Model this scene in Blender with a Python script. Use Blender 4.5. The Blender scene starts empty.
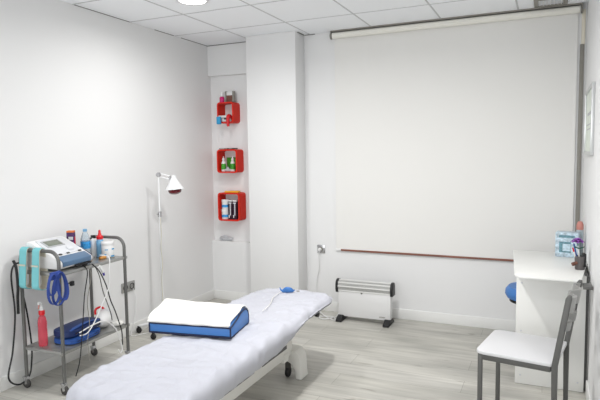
import bpy, bmesh, math, random
from mathutils import Vector, Matrix, noise
random.seed(7)
PI = math.pi
S = bpy.context.scene
COL = S.collection
rad = math.radians

# ------------------------------------------------------------------ materials
def srgb(r, g, b):
    f = lambda c: (c/12.92 if c <= .04045 else ((c+.055)/1.055)**2.4)
    return (f(r/255), f(g/255), f(b/255), 1)

def mat(name, col, rough=.5, metal=0., noise_scale=0., var=0., bump=0., bump_scale=80., trans=0., ior=1.45, coat=0., alpha=1., emit=None, estr=0.):
    m = bpy.data.materials.new(name); m.use_nodes = True
    nt = m.node_tree; b = nt.nodes['Principled BSDF']
    c = srgb(*col)
    b.inputs['Base Color'].default_value = c
    b.inputs['Roughness'].default_value = rough
    b.inputs['Metallic'].default_value = metal
    b.inputs['IOR'].default_value = ior
    b.inputs['Transmission Weight'].default_value = trans
    b.inputs['Coat Weight'].default_value = coat
    b.inputs['Alpha'].default_value = alpha
    if emit:
        b.inputs['Emission Color'].default_value = srgb(*emit); b.inputs['Emission Strength'].default_value = estr
    tc = nt.nodes.new('ShaderNodeTexCoord')
    if var > 0:
        n = nt.nodes.new('ShaderNodeTexNoise'); n.inputs['Scale'].default_value = noise_scale or 12
        n.inputs['Detail'].default_value = 4
        nt.links.new(tc.outputs['Object'], n.inputs['Vector'])
        r = nt.nodes.new('ShaderNodeValToRGB')
        r.color_ramp.elements[0].position = .3; r.color_ramp.elements[1].position = .7
        r.color_ramp.elements[0].color = tuple(x*(1-var) for x in c[:3])+(1,)
        r.color_ramp.elements[1].color = tuple(min(1, x*(1+var)) for x in c[:3])+(1,)
        nt.links.new(n.outputs['Fac'], r.inputs['Fac']); nt.links.new(r.outputs['Color'], b.inputs['Base Color'])
    if bump > 0:
        n2 = nt.nodes.new('ShaderNodeTexNoise'); n2.inputs['Scale'].default_value = bump_scale; n2.inputs['Detail'].default_value = 3
        nt.links.new(tc.outputs['Object'], n2.inputs['Vector'])
        bp = nt.nodes.new('ShaderNodeBump'); bp.inputs['Strength'].default_value = bump; bp.inputs['Distance'].default_value = .004
        nt.links.new(n2.outputs['Fac'], bp.inputs['Height']); nt.links.new(bp.outputs['Normal'], b.inputs['Normal'])
    return m

def floor_mat():
    m = bpy.data.materials.new('grey_laminate'); m.use_nodes = True
    nt = m.node_tree; N = nt.nodes; L = nt.links; b = N['Principled BSDF']
    tc = N.new('ShaderNodeTexCoord')
    br = N.new('ShaderNodeTexBrick')
    br.offset = .37; br.offset_frequency = 2; br.squash = 1
    br.inputs['Scale'].default_value = 1; br.inputs['Brick Width'].default_value = 1.25; br.inputs['Row Height'].default_value = .19
    br.inputs['Mortar Size'].default_value = .0016; br.inputs['Mortar Smooth'].default_value = .3
    br.inputs['Color1'].default_value = srgb(184, 182, 175); br.inputs['Color2'].default_value = srgb(196, 194, 188)
    br.inputs['Mortar'].default_value = srgb(150, 147, 140)
    L.new(tc.outputs['Object'], br.inputs['Vector'])
    def streak(sx, sy, scale, detail):
        mp = N.new('ShaderNodeMapping'); mp.inputs['Scale'].default_value = (sx, sy, 1)
        L.new(tc.outputs['Object'], mp.inputs['Vector'])
        n = N.new('ShaderNodeTexNoise'); n.inputs['Scale'].default_value = scale; n.inputs['Detail'].default_value = detail
        n.inputs['Distortion'].default_value = .6
        L.new(mp.outputs['Vector'], n.inputs['Vector']); return n
    def mul(a, fac_node, lo, hi, c0, c1):
        r = N.new('ShaderNodeValToRGB')
        r.color_ramp.elements[0].position = lo; r.color_ramp.elements[1].position = hi
        r.color_ramp.elements[0].color = (c0[0], c0[1], c0[2], 1); r.color_ramp.elements[1].color = (c1[0], c1[1], c1[2], 1)
        L.new(fac_node.outputs['Fac'], r.inputs['Fac'])
        x = N.new('ShaderNodeMix'); x.data_type = 'RGBA'; x.blend_type = 'MULTIPLY'; x.inputs['Factor'].default_value = 1
        L.new(a, x.inputs['A']); L.new(r.outputs['Color'], x.inputs['B']); return x.outputs['Result']
    c = mul(br.outputs['Color'], streak(1.2, 16, 2.0, 5), .3, .7, (.84, .84, .835), (1.07, 1.07, 1.07))
    c = mul(c, streak(.9, 3.2, 1.6, 3), .35, .65, (.82, .82, .815), (1.08, 1.08, 1.07))
    c = mul(c, streak(3.0, 15, 1.2, 2), .25, .33, (.60, .58, .55), (1, 1, 1))
    L.new(c, b.inputs['Base Color'])
    b.inputs['Roughness'].default_value = .5
    return m

def sheet_mat():
    m = mat('white_terry_sheet', (187, 188, 196), .95, bump=.35, bump_scale=160)
    return m

M = dict(
    wall=mat('white_wall_paint', (231, 231, 231), .6, bump=.03, bump_scale=60),
    ceil=mat('mineral_ceiling_tile', (248, 250, 253), .95, bump=.12, bump_scale=150),
    tbar=mat('ceiling_grid_metal', (198, 199, 201), .5),
    gap=mat('ceiling_edge_shadow_strip', (120, 118, 116), .7),
    base=mat('white_skirting', (234, 234, 232), .45),
    floor=floor_mat(),
    blind=mat('roller_blind_fabric', (231, 230, 227), .9, bump=.08, bump_scale=300),
    blindtube=mat('blind_cassette_cream', (236, 234, 226), .6),
    bar=mat('brown_bar', (128, 82, 68), .45, noise_scale=5, var=.22),
    gplas=mat('grey_plastic', (138, 135, 128), .5),
    steel=mat('grey_painted_steel', (108, 108, 106), .42, .4),
    shelf=mat('brushed_steel_shelf', (168, 168, 166), .3, .7),
    chrome=mat('bright_steel', (190, 190, 192), .22, .95),
    black=mat('black_plastic', (26, 26, 28), .45),
    rubber=mat('grey_rubber', (66, 64, 62), .6),
    white=mat('white_plastic', (229, 229, 229), .35),
    enamel=mat('white_enamel', (230, 231, 232), .35),
    cream=mat('cream_vinyl', (226, 220, 204), .45),
    sheet=sheet_mat(),
    towel=mat('white_towel', (228, 227, 222), .98, bump=.5, bump_scale=220),
    blue=mat('blue_vinyl', (62, 116, 182), .42),
    navy=mat('navy_piping', (22, 30, 62), .6),
    frame=mat('white_bed_metal', (226, 225, 220), .4),
    dark=mat('dark_slot', (92, 92, 94), .6),
    red=mat('red_lacquer', (214, 34, 8), .6),
    redcap=mat('red_plastic', (205, 24, 34), .35),
    teal=mat('teal_elastic', (124, 196, 202), .8, bump=.2, bump_scale=250),
    beige=mat('beige_felt', (206, 200, 184), .9),
    royal=mat('royal_blue_webbing', (44, 68, 142), .6),
    royal2=mat('blue_bag_fabric', (44, 84, 156), .5),
    royal3=mat('dark_blue_bag_fabric', (30, 48, 96), .5),
    devblue=mat('grey_blue_plastic', (84, 112, 142), .4),
    devgrey=mat('pale_grey_panel', (214, 216, 220), .4),
    lcd=mat('lcd_grey_green', (118, 124, 112), .25),
    lcdf=mat('lcd_bezel', (176, 178, 180), .4),
    clear=mat('clear_pet', (206, 218, 224), .15, trans=.4, ior=1.15),
    water=mat('clear_water_bottle', (226, 238, 246), .12, trans=.75, ior=1.2),
    redliq=mat('red_transparent_bottle', (244, 112, 128), .12, trans=.65, ior=1.2),
    label_b=mat('blue_print_label', (58, 150, 214), .5, noise_scale=60, var=.35),
    label_p=mat('pale_blue_print', (186, 206, 218), .5, noise_scale=70, var=.2),
    ltblue=mat('light_blue_plastic', (128, 184, 222), .35, trans=.2),
    purple=mat('purple_carton', (74, 32, 92), .5, noise_scale=45, var=.5),
    orange=mat('orange_print', (222, 120, 50), .5),
    wood=mat('orange_brown_wrap', (196, 138, 70), .6),
    magenta=mat('magenta_plastic', (200, 22, 110), .4),
    brownp=mat('brown_print', (112, 74, 62), .6, noise_scale=60, var=.4),
    green=mat('green_print', (62, 150, 44), .5, noise_scale=50, var=.4),
    tube=mat('dark_plum_carton', (50, 28, 46), .45),
    yellow=mat('amber_packet', (232, 172, 40), .5),
    cyan=mat('cyan_plastic', (48, 152, 202), .4),
    tissue=mat('blue_floral_carton', (182, 200, 212), .5, noise_scale=42, var=.42),
    tissue2=mat('teal_print', (96, 136, 148), .5, noise_scale=60, var=.4),
    flower=mat('violet_petals', (150, 84, 176), .8),
    leaf=mat('green_leaf', (44, 104, 82), .6),
    paper=mat('pale_certificate_paper', (226, 232, 222), .7, noise_scale=9, var=.08),
    glassf=mat('silver_frame', (198, 200, 200), .3, .6),
    lampglow=mat('lit_diffuser', (255, 255, 255), .5, emit=(255, 252, 246), estr=9.),
    bulb=mat('dark_red_glass', (96, 8, 22), .18, coat=.6),
    heatgrey=mat('heater_grille_wire', (226, 226, 224), .4),
    mesh=mat('heater_dark_inside', (168, 168, 166), .6),
    chairw=mat('white_chair_laminate', (208, 208, 210), .4),
    chairm=mat('grey_chair_metal', (92, 92, 90), .5, .2),
    desk=mat('white_melamine', (232, 232, 229), .38),
    wrap=mat('crumpled_clear_plastic', (214, 216, 220), .25, trans=.3),
    skin=mat('reddish_cap', (196, 132, 122), .5),
    potm=mat('grey_pen_pot', (96, 92, 92), .5),
)

# ------------------------------------------------------------------ builders
class MB:
    def __init__(s): s.bm = bmesh.new()
    def _new(s, fn):
        n0 = len(s.bm.verts); fn()
        s.bm.verts.ensure_lookup_table(); return s.bm.verts[n0:]
    def box(s, c, d, bev=0., rot=None, seg=2, mi=0):
        b = bmesh.new(); bmesh.ops.create_cube(b, size=1)
        for v in b.verts: v.co = Vector((v.co.x*d[0], v.co.y*d[1], v.co.z*d[2]))
        if bev > 0: bmesh.ops.bevel(b, geom=b.edges[:], offset=bev, segments=seg, affect='EDGES', profile=.5)
        s._merge(b, Matrix.Translation(c) @ (rot.to_4x4() if rot else Matrix()), mi); return s
    def _merge(s, b, mx, mi=0):
        for v in b.verts: v.co = mx @ v.co
        idx = {}
        for v in b.verts: idx[v] = s.bm.verts.new(v.co)
        for f in b.faces:
            try:
                g = s.bm.faces.new([idx[v] for v in f.verts]); g.material_index = mi; g.smooth = True
            except ValueError: pass
        b.free()
    def tube(s, pts, r, n=10, mi=0, closed=False, cap=True, flat=None):
        P = [Vector(p) for p in pts]; rs = r if isinstance(r, (list, tuple)) else [r]*len(P)
        rings = []; k = len(P); prev = None
        for i, p in enumerate(P):
            if closed: t = P[(i+1) % k]-P[i-1]
            else: t = P[min(i+1, k-1)]-P[max(i-1, 0)]
            t = t.normalized() if t.length > 1e-9 else Vector((0, 0, 1))
            if prev is None:
                a = Vector((0, 0, 1)) if abs(t.z) < .9 else Vector((1, 0, 0))
                u = (a-t*a.dot(t)).normalized()
            else:
                u = prev-t*prev.dot(t); u = u.normalized() if u.length > 1e-6 else prev
            prev = u; w = t.cross(u)
            fu, fw = flat if flat else (1, 1)
            rings.append([s.bm.verts.new(p+(u*math.cos(2*PI*j/n)*fu+w*math.sin(2*PI*j/n)*fw)*rs[i]) for j in range(n)])
        m = k if closed else k-1
        for i in range(m):
            A, B = rings[i], rings[(i+1) % k]
            for j in range(n):
                f = s.bm.faces.new((A[j], A[(j+1) % n], B[(j+1) % n], B[j])); f.smooth = True; f.material_index = mi
        if cap and not closed:
            f = s.bm.faces.new(rings[0][::-1]); f.material_index = mi
            f = s.bm.faces.new(rings[-1]); f.material_index = mi
        return s
    def cyl(s, a, b, r, n=20, mi=0): return s.tube([a, b], r, n, mi)
    def lathe(s, prof, c=(0, 0, 0), n=28, mi=0, rot=None):
        mx = Matrix.Translation(c) @ (rot.to_4x4() if rot else Matrix()); rings = []
        for r, z in prof:
            if r < 1e-6: rings.append([s.bm.verts.new(mx @ Vector((0, 0, z)))])
            else: rings.append([s.bm.verts.new(mx @ Vector((r*math.cos(2*PI*j/n), r*math.sin(2*PI*j/n), z))) for j in range(n)])
        for A, B in zip(rings, rings[1:]):
            for j in range(n):
                q = [A[j % len(A)], A[(j+1) % len(A)], B[(j+1) % len(B)], B[j % len(B)]]
                q = list(dict.fromkeys(q))
                if len(q) > 2:
                    try: f = s.bm.faces.new(q); f.smooth = True; f.material_index = mi
                    except ValueError: pass
        return s
    def prism(s, poly, axis, a, b, bev=0., mx=None, mi=0):
        """poly in the two other axes (cyclic order), extruded along axis from a to b"""
        t = bmesh.new()
        def P(q, h):
            return {'x': (h, q[0], q[1]), 'y': (q[0], h, q[1]), 'z': (q[0], q[1], h)}[axis]
        A = [t.verts.new(P(q, a)) for q in poly]; B = [t.verts.new(P(q, b)) for q in poly]
        t.faces.new(A); t.faces.new(B[::-1])
        k = len(poly)
        for i in range(k): t.faces.new((A[i], B[i], B[(i+1) % k], A[(i+1) % k]))
        bmesh.ops.recalc_face_normals(t, faces=t.faces[:])
        if bev > 0: bmesh.ops.bevel(t, geom=t.edges[:], offset=bev, segments=2, affect='EDGES', profile=.5)
        s._merge(t, mx or Matrix(), mi); return s
    def strip(s, pts, wdir, width, thick, mi=0, closed=False):
        """flat strap along pts; wdir = width direction"""
        P = [Vector(p) for p in pts]; W = Vector(wdir).normalized()*width/2; k = len(P); R = []
        for i, p in enumerate(P):
            t = (P[(i+1) % k]-P[i-1]) if closed else (P[min(i+1, k-1)]-P[max(i-1, 0)])
            nn = t.cross(W).normalized()*thick/2
            R.append([s.bm.verts.new(p+W+nn), s.bm.verts.new(p-W+nn), s.bm.verts.new(p-W-nn), s.bm.verts.new(p+W-nn)])
        for i in range(k if closed else k-1):
            A, B = R[i], R[(i+1) % k]
            for j in range(4):
                f = s.bm.faces.new((A[j], A[(j+1) % 4], B[(j+1) % 4], B[j])); f.material_index = mi; f.smooth = True
        if not closed: s.bm.faces.new(R[0][::-1]); s.bm.faces.new(R[-1])
        return s
    def build(s, name, m, parent=None, loc=(0, 0, 0), rz=0, sub=0, sharp=40):
        bmesh.ops.recalc_face_normals(s.bm, faces=s.bm.faces[:])
        me = bpy.data.meshes.new(name); 
        for e in s.bm.edges:
            if len(e.link_faces) == 2 and e.calc_face_angle(0) > rad(sharp): e.smooth = False
        s.bm.to_mesh(me); s.bm.free()
        for mm in (m if isinstance(m, list) else [m]): me.materials.append(mm)
        o = bpy.data.objects.new(name, me); COL.objects.link(o)
        o.location = loc; o.rotation_euler = (0, 0, rz)
        if parent: o.parent = parent
        if sub:
            md = o.modifiers.new('smooth', 'SUBSURF'); md.levels = sub; md.render_levels = sub
        return o

def tag(o, label=None, cat=None, group=None):
    if label: o['label'] = label
    if cat: o['category'] = cat
    if group: o['group'] = group
    return o
def thing(name, label, cat, loc=(0, 0, 0), rz=0, group=None):
    o = bpy.data.objects.new(name, None); COL.objects.link(o); o.empty_display_size = .05
    o.location = loc; o.rotation_euler = (0, 0, rz); return tag(o, label, cat, group)
def struct(o): o['kind'] = 'structure'; return o
def dup(root, loc, label, rz=None):
    r = root.copy(); COL.objects.link(r); r.location = loc; r['label'] = label
    if rz is not None: r.rotation_euler = (0, 0, rz)
    for ch in list(root.children):
        c = ch.copy(); COL.objects.link(c); c.parent = r
        for g in ch.children:
            d = g.copy(); COL.objects.link(d); d.parent = c
    return r
def smooth_path(pts, n=8, closed=False):
    P = [Vector(p) for p in pts]; out = []; k = len(P)
    g = (lambda i: P[i % k]) if closed else (lambda i: P[max(0, min(k-1, i))])
    for i in range(k if closed else k-1):
        a, b, c, d = g(i-1), g(i), g(i+1), g(i+2)
        for j in range(n):
            t = j/n
            out.append(.5*((2*b)+(c-a)*t+(2*a-5*b+4*c-d)*t*t+(3*b-a-3*c+d)*t**3))
    if not closed: out.append(P[-1])
    return out

# ------------------------------------------------------------------ room
XL, XR, YB, YF, H = -3.166, .256, 4.80, -1.6, 2.60
PX0, PX1, PY = -2.603, -2.093, 4.595            # pillar
NT, NB, ND = 2.295, .612, .045                  # niche top, sill, depth
T = .12
struct(MB().box(((XL+XR)/2, (YB+YF)/2, -.05), (XR-XL+.6, YB-YF+.6, .1)).build('floor', M['floor']))
struct(MB().box((XL-T/2, (YB+YF)/2, H/2), (T, YB-YF+.6, H+.2)).build('wall_left', M['wall']))
struct(MB().box((XR+T/2, (YB+YF)/2, H/2), (T, YB-YF+.6, H+.2)).build('wall_right', M['wall']))
WX, WZ, WW, WH = -1.5, 1.45, 2.5, 1.7                   # opening added in the wall behind the camera for soft fill light
w = MB().box(((XL+WX-WW/2)/2, YF-T/2, H/2), (WX-WW/2-XL, T, H+.2)).box(((XR+WX+WW/2)/2, YF-T/2, H/2), (XR-WX-WW/2, T, H+.2))
w.box((WX, YF-T/2, (WZ-WH/2)/2), (WW, T, WZ-WH/2)).box((WX, YF-T/2, (WZ+WH/2+H+.1)/2), (WW, T, H+.1-WZ-WH/2))
struct(w.build('wall_front', M['wall']))
w = MB()
for sx in (-1, 0, 1): w.box((WX+sx*(WW/2-.025), YF-T/2, WZ), (.05, .05, WH), .004)
for sz in (-1, 1): w.box((WX, YF-T/2, WZ+sz*(WH/2-.025)), (WW, .05, .05), .004)
struct(w.build('fill_opening_frame', M['white']))  # unseen frame, added to dress the fill light opening
w = MB()
NX1 = PX0-.035
w.box(((NX1+XR)/2, YB+T/2+.03, H/2), (XR-NX1, T+.06, H+.2))
w.box(((XL+NX1)/2, YB+T/2+.03, (NT+H+.1)/2), (NX1-XL, T+.06, H+.1-NT))
w.box(((XL+NX1)/2, YB+T/2+.03, (NB-.1)/2), (NX1-XL, T+.06, NB+.1))
w.box(((XL+NX1)/2, YB+ND+.06, (NB+NT)/2), (NX1-XL, .12, NT-NB))
struct(w.build('wall_back', M['wall']))
struct(MB().box(((PX0+PX1)/2, (PY+YB)/2, H/2), (PX1-PX0, YB-PY, H), .004).build('wall_pillar', M['wall']))
# ceiling: tiles with a thin exposed grid
c = MB().box(((XL+XR)/2, (YB+YF)/2, H+.06), (XR-XL, YB-YF, .12))
gx = [XL+.534+.6*i for i in range(5)]
gy = [3.665+.6*i-6.0 for i in range(12)]
for x in gx: c.box((x, (YB+YF)/2, H-.0005), (.013, YB-YF, .003), mi=1)
for y in gy:
    if YF < y < YB: c.box(((XL+XR)/2, y, H-.0008), (XR-XL, .013, .003), mi=1)
struct(c.build('ceiling', [M['ceil'], M['tbar']]))
t = MB()                                                      # dark open joint where the last tiles meet the walls
for y0, y1 in ((3.08, 3.66), (3.98, 4.25), (4.36, 4.8)):
    t.box((XL+.0025, (y0+y1)/2, H-.002), (.005, y1-y0, .004))
t.box(((XL+PX0)/2, YB-.004, H-.003), (PX0-XL, .008, .006))
t.box((PX1+.004, (PY+YB)/2+.02, H-.003), (.008, YB-PY-.06, .006)); t.box((PX1+.06, YB-.004, H-.003), (.1, .008, .006))
struct(t.build('trim_1', M['gap']))
BH, BT = .092, .012
def skirt(name, x0, y0, x1, y1):
    struct(MB().box(((x0+x1)/2, (y0+y1)/2, BH/2), (max(abs(x1-x0), BT), max(abs(y1-y0), BT), BH), .003).build(name, M['base']))
skirt('baseboard_left', XL+BT/2, YF, XL+BT/2, YB)
skirt('baseboard_back', PX1+BT, YB-BT/2, XR-BT, YB-BT/2)
skirt('baseboard_alcove', XL+BT, YB-BT/2, PX0-BT, YB-BT/2)
skirt('baseboard_pillar', PX0-BT, PY-BT/2, PX1+BT, PY-BT/2)
skirt('baseboard_right', XR-BT/2, YF, XR-BT/2, 3.68)
# grey vertical guide strip in the right back corner and its pale head
struct(MB().box((.226, YB-.008, (.60+2.30)/2), (.030, .016, 1.70), .003).build('trim_2', M['gplas']))
struct(MB().box((.232, YB-.006, 2.43), (.026, .012, .26), .002).build('trim_3', M['cream']))

# ------------------------------------------------------------------ roller blind
BX0, BX1 = -1.795, .205
bl = thing('roller_blind', 'large white roller blind drawn down over the back wall, with a brown bottom bar', 'blind', (0, YB, 0))
MB().tube([(BX0, -.04, H-.045), (BX1, -.04, H-.045)], .027, 24).build('roller', M['blindtube'], bl)
MB().box(((BX0+BX1)/2-.0, -.040, H-.006), (BX1-BX0+.03, .03, .012)).build('head_rail', M['gplas'], bl)
for x in (BX0-.012, BX1+.012):
    MB().lathe([(0, -.006), (.030, -.006), (.032, 0), (.030, .006), (0, .006)], (x, -.04, H-.045), rot=Matrix.Rotation(PI/2, 3, 'Y')).box((x, -.04, H-.012), (.012, .04, .02), .002).build('bracket', M['gplas'], bl)
cb = MB(); z0 = .603
vs = []
NXc, NZc = 40, 30
for side, dy in ((0, -.012), (1, -.0105)):
    g = [[cb.bm.verts.new((BX0+.008+(BX1-BX0-.018)*i/NXc, dy-.003*math.sin(i*.31)*(1-j/NZc), z0+(H-.05-z0)*j/NZc)) for i in range(NXc+1)] for j in range(NZc+1)]
    for j in range(NZc):
        for i in range(NXc): f = cb.bm.faces.new((g[j][i], g[j][i+1], g[j+1][i+1], g[j+1][i])); f.smooth = True
cb.build('blind_fabric', M['blind'], bl)
MB().box(((BX0+.05+BX1)/2, -.014, z0-.006), (BX1-BX0-.06, .014, .018), .004).build('bottom_bar', M['bar'], bl)
MB().box((BX0+.03, -.014, z0-.005), (.05, .016, .016), .003).build('end_cap', M['white'], bl)

# ------------------------------------------------------------------ ceiling fittings
cl = thing('ceiling_light', 'round recessed ceiling downlight, lit, near the left wall', 'ceiling light', (-2.333, 3.365, H))
MB().lathe([(.098, .0), (.112, -.003), (.114, -.007), (.104, -.011), (.094, -.008), (.094, .0)], n=40).build('rim', M['white'], cl)
MB().lathe([(0, -.0075), (.06, -.0075), (.094, -.006)], n=40).build('diffuser', M['lampglow'], cl)
vn = thing('ceiling_vent', 'square grey air grille in the ceiling above the blind', 'vent', (0, 4.59, H))
v = MB()
for sx, sy, dx, dy in ((-.1, 0, .03, .23), (.1, 0, .03, .23), (0, -.1, .17, .03), (0, .1, .17, .03)): v.box((sx, sy, -.006), (dx, dy, .012), .002)
v.build('vent_frame', M['gplas'], vn)
MB().box((0, 0, -.003), (.18, .18, .004)).build('vent_backing', M['devgrey'], vn)
v = MB()
for i in range(7): v.box((-.075+.025*i, 0, -.006), (.004, .17, .008), rot=Matrix.Rotation(.5, 3, 'Y'))
v.build('louvres', M['white'], vn)

# ------------------------------------------------------------------ treatment table
BXC, HW = -1.625, .30
Y0, Y1, YH = 1.66, 3.57, 2.42
def bedz(y):                                   # top surface height
    return .500+.018*max(0, (y-YH))/(Y1-YH)+.004*math.sin(y*3)
tt = thing('treatment_table', 'low electric treatment table with cream cushions on a white metal base', 'treatment table', (BXC, 2.6, 0))
def LB(p): return (p[0]-BXC, p[1]-2.6, p[2])
def rr(hw, hl, r, n):                           # rounded rectangle outline with uniform corner sampling
    P = []
    for cx, cy, a0 in ((hw-r, hl-r, 0), (-(hw-r), hl-r, 90), (-(hw-r), -(hl-r), 180), (hw-r, -(hl-r), 270)):
        for i in range(9): P.append((cx+r*math.cos(rad(a0+i*90/8)), cy+r*math.sin(rad(a0+i*90/8))))
    L = [0]
    k = len(P)
    for i in range(k): L.append(L[-1]+math.dist(P[i], P[(i+1) % k]))
    out = []; j = 0
    for i in range(n):
        s_ = L[-1]*i/n
        while L[j+1] < s_: j += 1
        f = (s_-L[j])/max(1e-9, L[j+1]-L[j]); a, b = P[j], P[(j+1) % k]
        out.append((a[0]+(b[0]-a[0])*f, a[1]+(b[1]-a[1])*f))
    return out
def cushion(name, y0, y1, thick, hw, r):
    b = MB(); n = 96; hl = (y1-y0)/2; yc = (y0+y1)/2
    rings = []
    for d, dz in ((.10, -thick), (.02, -thick), (.006, -thick+.008), (0, -thick*.55), (.003, -.016), (.012, -.006), (.03, 0), (.10, 0)):
        o = rr(hw-d, hl-d, max(.02, r-d), n)
        rings.append([b.bm.verts.new(LB((BXC+x, yc+y, bedz(yc+y)-.012+dz))) for x, y in o])
    for A, B in zip(rings, rings[1:]):
        for j in range(n): f = b.bm.faces.new((A[j], A[(j+1) % n], B[(j+1) % n], B[j])); f.smooth = True
    b.bm.faces.new(rings[0][::-1]); b.bm.faces.new(rings[-1])
    return b.build(name, M['cream'], tt)
cushion('foot_cushion', Y0+.02, YH-.006, .075, HW-.014, .09)
cushion('head_cushion', YH+.006, Y1-.02, .040, HW-.018, .11)
# base
RXr, RXl = -1.545, -1.80
for x in (RXr, RXl):
    b = MB().box(LB((x, 2.49, .215)), (.035, 1.5, .105), .006)
    rail = b.build('side_rail', M['frame'], tt)
    s_ = MB()
    for yy, ln in ((1.97, .42), (2.5, .42), (2.98, .34)): s_.box(LB((x+(.0182 if x == RXr else -.0182), yy, .238)), (.003, ln, .024), .001)
    s_.build('rail_slot', M['dark'], rail)
for y in (1.84, 3.14):
    MB().box(LB(((RXl+RXr)/2, y, .17)), (.30, .07, .06), .008).build('cross_beam', M['frame'], tt)
for y in (2.05, 2.75):                                    # lifting arms
    b = MB()
    for x in (-1.72, -1.58): b.box(LB((x, y+.1, .31)), (.028, .36, .04), .005, rot=Matrix.Rotation(rad(34), 3, 'X'))
    b.build('lifting_arm', M['frame'], tt)
b = MB()
for x in (-1.79, -1.49): b.box(LB((x, 2.02, .418)), (.03, .74, .035), .004); b.box(LB((x, 3.0, .425)), (.03, 1.08, .03), .004)
for y in (1.75, 2.35, 2.55, 3.4): b.box(LB((-1.635, y, .42)), (.33, .035, .03), .004)
b.build('top_frame', M['frame'], tt)
for y in (1.84, 3.27):                                    # wheel covers and castors
    for sx in (1, -1):
        xo = -1.68+sx*.150
        # arched cover: outer arch minus an opening on its inner side
        outer = []
        prof = [(-.07, .150), (-.07, .192), (-.01, .198), (.030, .190), (.056, .168), (.067, .130), (.071, .06), (.078, .012), (.078, .0), (.034, .0), (.030, .06), (.008, .096), (-.022, .112), (-.055, .120)]
        poly = [(xo+sx*p[0]-BXC, p[1]) for p in prof]
        cv = MB().prism(poly, 'y', y-.06-2.6, y+.06-2.6, .009).build('wheel_cover', M['frame'], tt)
        cs = MB().lathe([(0, -.011), (.03, -.011), (.034, -.006), (.034, .006), (.03, .011), (0, .011)], LB((xo-sx*.030, y-.035, .035)), rot=Matrix.Rotation(PI/2, 3, 'Y'))
        cs = cs.build('castor', M['black'], tt)
        MB().box(LB((xo-sx*.030, y-.035, .075)), (.034, .026, .06), .004).build('castor_fork', M['rubber'], cs)
MB().lathe([(0, 0), (.012, 0), (.02, .02), (.02, .035), (0, .04)], LB((-1.40, 3.31, .43)), rot=Matrix.Rotation(PI/2, 3, 'Y')).build('adjusting_knob', M['black'], tt)

# fitted sheet
def sheet():
    b = MB(); n = 420
    hl = (Y1-Y0)/2; yc = (Y0+Y1)/2
    prof = [(.055, -.150), (.035, -.135), (.018, -.11), (.006, -.085), (.0, -.06), (.0, -.04), (.004, -.024), (.012, -.012), (.024, -.004), (.04, 0)]
    k = 44
    ins = [.04+(.296-.04)*((i+1)/k) for i in range(k)]
    prof += [(d, 0) for d in ins]
    rings = []
    for ri, (d, dz) in enumerate(prof):
        r = max(.004, .13-d*.42)
        hw_ = max(.004, HW-d)
        o = rr(hw_, hl-d, min(r, hw_*.95), n)
        R = []; spine = o
        for i, (x, y) in enumerate(o):
            Y = yc+y; z = bedz(Y); dzz = dz
            if dz < -.05:                        # hem hangs lower at mid length, short at the head
                f = min(1, max(0, (Y-2.72)/.42)); dzz = dz*(1-.66*f)
            p = Vector((BXC+x, Y, z+dzz))
            side = 1 if dz < -.008 else 0
            nz = noise.noise(Vector((p.x*3.0, p.y*3.0, 1.3)))
            f1 = noise.noise(Vector((p.x*5+p.y*2.2, p.y*11-p.x*4, .7)))
            f2 = noise.noise(Vector((p.x*11, p.y*24+p.x*8, 3.1)))
            f3 = noise.noise(Vector((p.x*9+p.y*6, p.y*9-p.x*7, 8.8)))
            edge = 1-min(1, d/.20)
            if side:
                ox, oy = x/HW, (y/hl)**5
                nn = Vector((1 if x > HW*.6 else -1 if x < -HW*.6 else 0, 1 if y > hl-.2 else -1 if y < -hl+.2 else 0, 0))
                amp = min(1, -dz/.06)
                p += nn*(.009*f2+.008*f1)*amp; p.z += .006*f1*amp
                if Y < 1.75: p += nn*.006*math.sin(x*95+f1*3)*amp
            else:
                ridge = (1-abs(f1))**4
                p.z += .008*nz+.004*f1+.0012*f2+.007*ridge*ridge+.005*(1-abs(f3))**8
                # gathers running in from the foot end and edges
                g = math.sin(x*70+3*f1+8*nz)*math.exp(-max(0, Y-Y0-.03)/.16); p.z += .007*g*(.4+.6*edge)
                # long diagonal pull folds across foot part
                for (a, c0, wd, hh) in ((.30, 1.99, .018, .008), (.18, 2.11, .014, .006), (-.25, 2.30, .02, .005), (.5, 2.95, .016, .005), (.35, 3.2, .014, .005)):
                    q = (Y-c0-a*x)/wd; p.z += 1.7*hh*math.exp(-q*q)*(.4+.6*abs(nz*2))
                # loose crumples down the right edge
                if x > .1:
                    p.z += .006*(x-.1)/.2*math.sin(Y*27+x*30+5*nz)
            # hinge crease across the table
            q = (Y-YH-.04)/.035; p.z -= .007*math.exp(-q*q) if not side else 0
            # the left hem slips off the head cushion corner beside the hinge
            q = (Y-(YH+.17))/.15
            if x < -.05 and abs(q) < 1.6: 
                pull = .075*math.exp(-(q**4))
                p.x += pull*min(1, max(0, (-x-.05)/.2))
            R.append(b.bm.verts.new(p))
        rings.append(R)
    for A, B in zip(rings, rings[1:]):
        for j in range(n): f = b.bm.faces.new((A[j], A[(j+1) % n], B[(j+1) % n], B[j])); f.smooth = True
    last = rings[-1]                             # close the narrow spine by walking both sides together
    lf = sorted([v for v, q in zip(last, spine) if q[0] < 0], key=lambda v: v.co.y); rt = sorted([v for v, q in zip(last, spine) if q[0] >= 0], key=lambda v: v.co.y)
    i = j = 0
    while i < len(lf)-1 or j < len(rt)-1:
        if j >= len(rt)-1 or (i < len(lf)-1 and lf[i+1].co.y <= rt[j+1].co.y): tri = (lf[i], lf[i+1], rt[j]); i += 1
        else: tri = (lf[i], rt[j+1], rt[j]); j += 1
        b.bm.faces.new(tri).smooth = True
    o = b.build('fitted_sheet', M['sheet'], sharp=180)
    return o
sh = tag(sheet(), 'rumpled white fitted terry sheet stretched over the treatment table', 'sheet')
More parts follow.
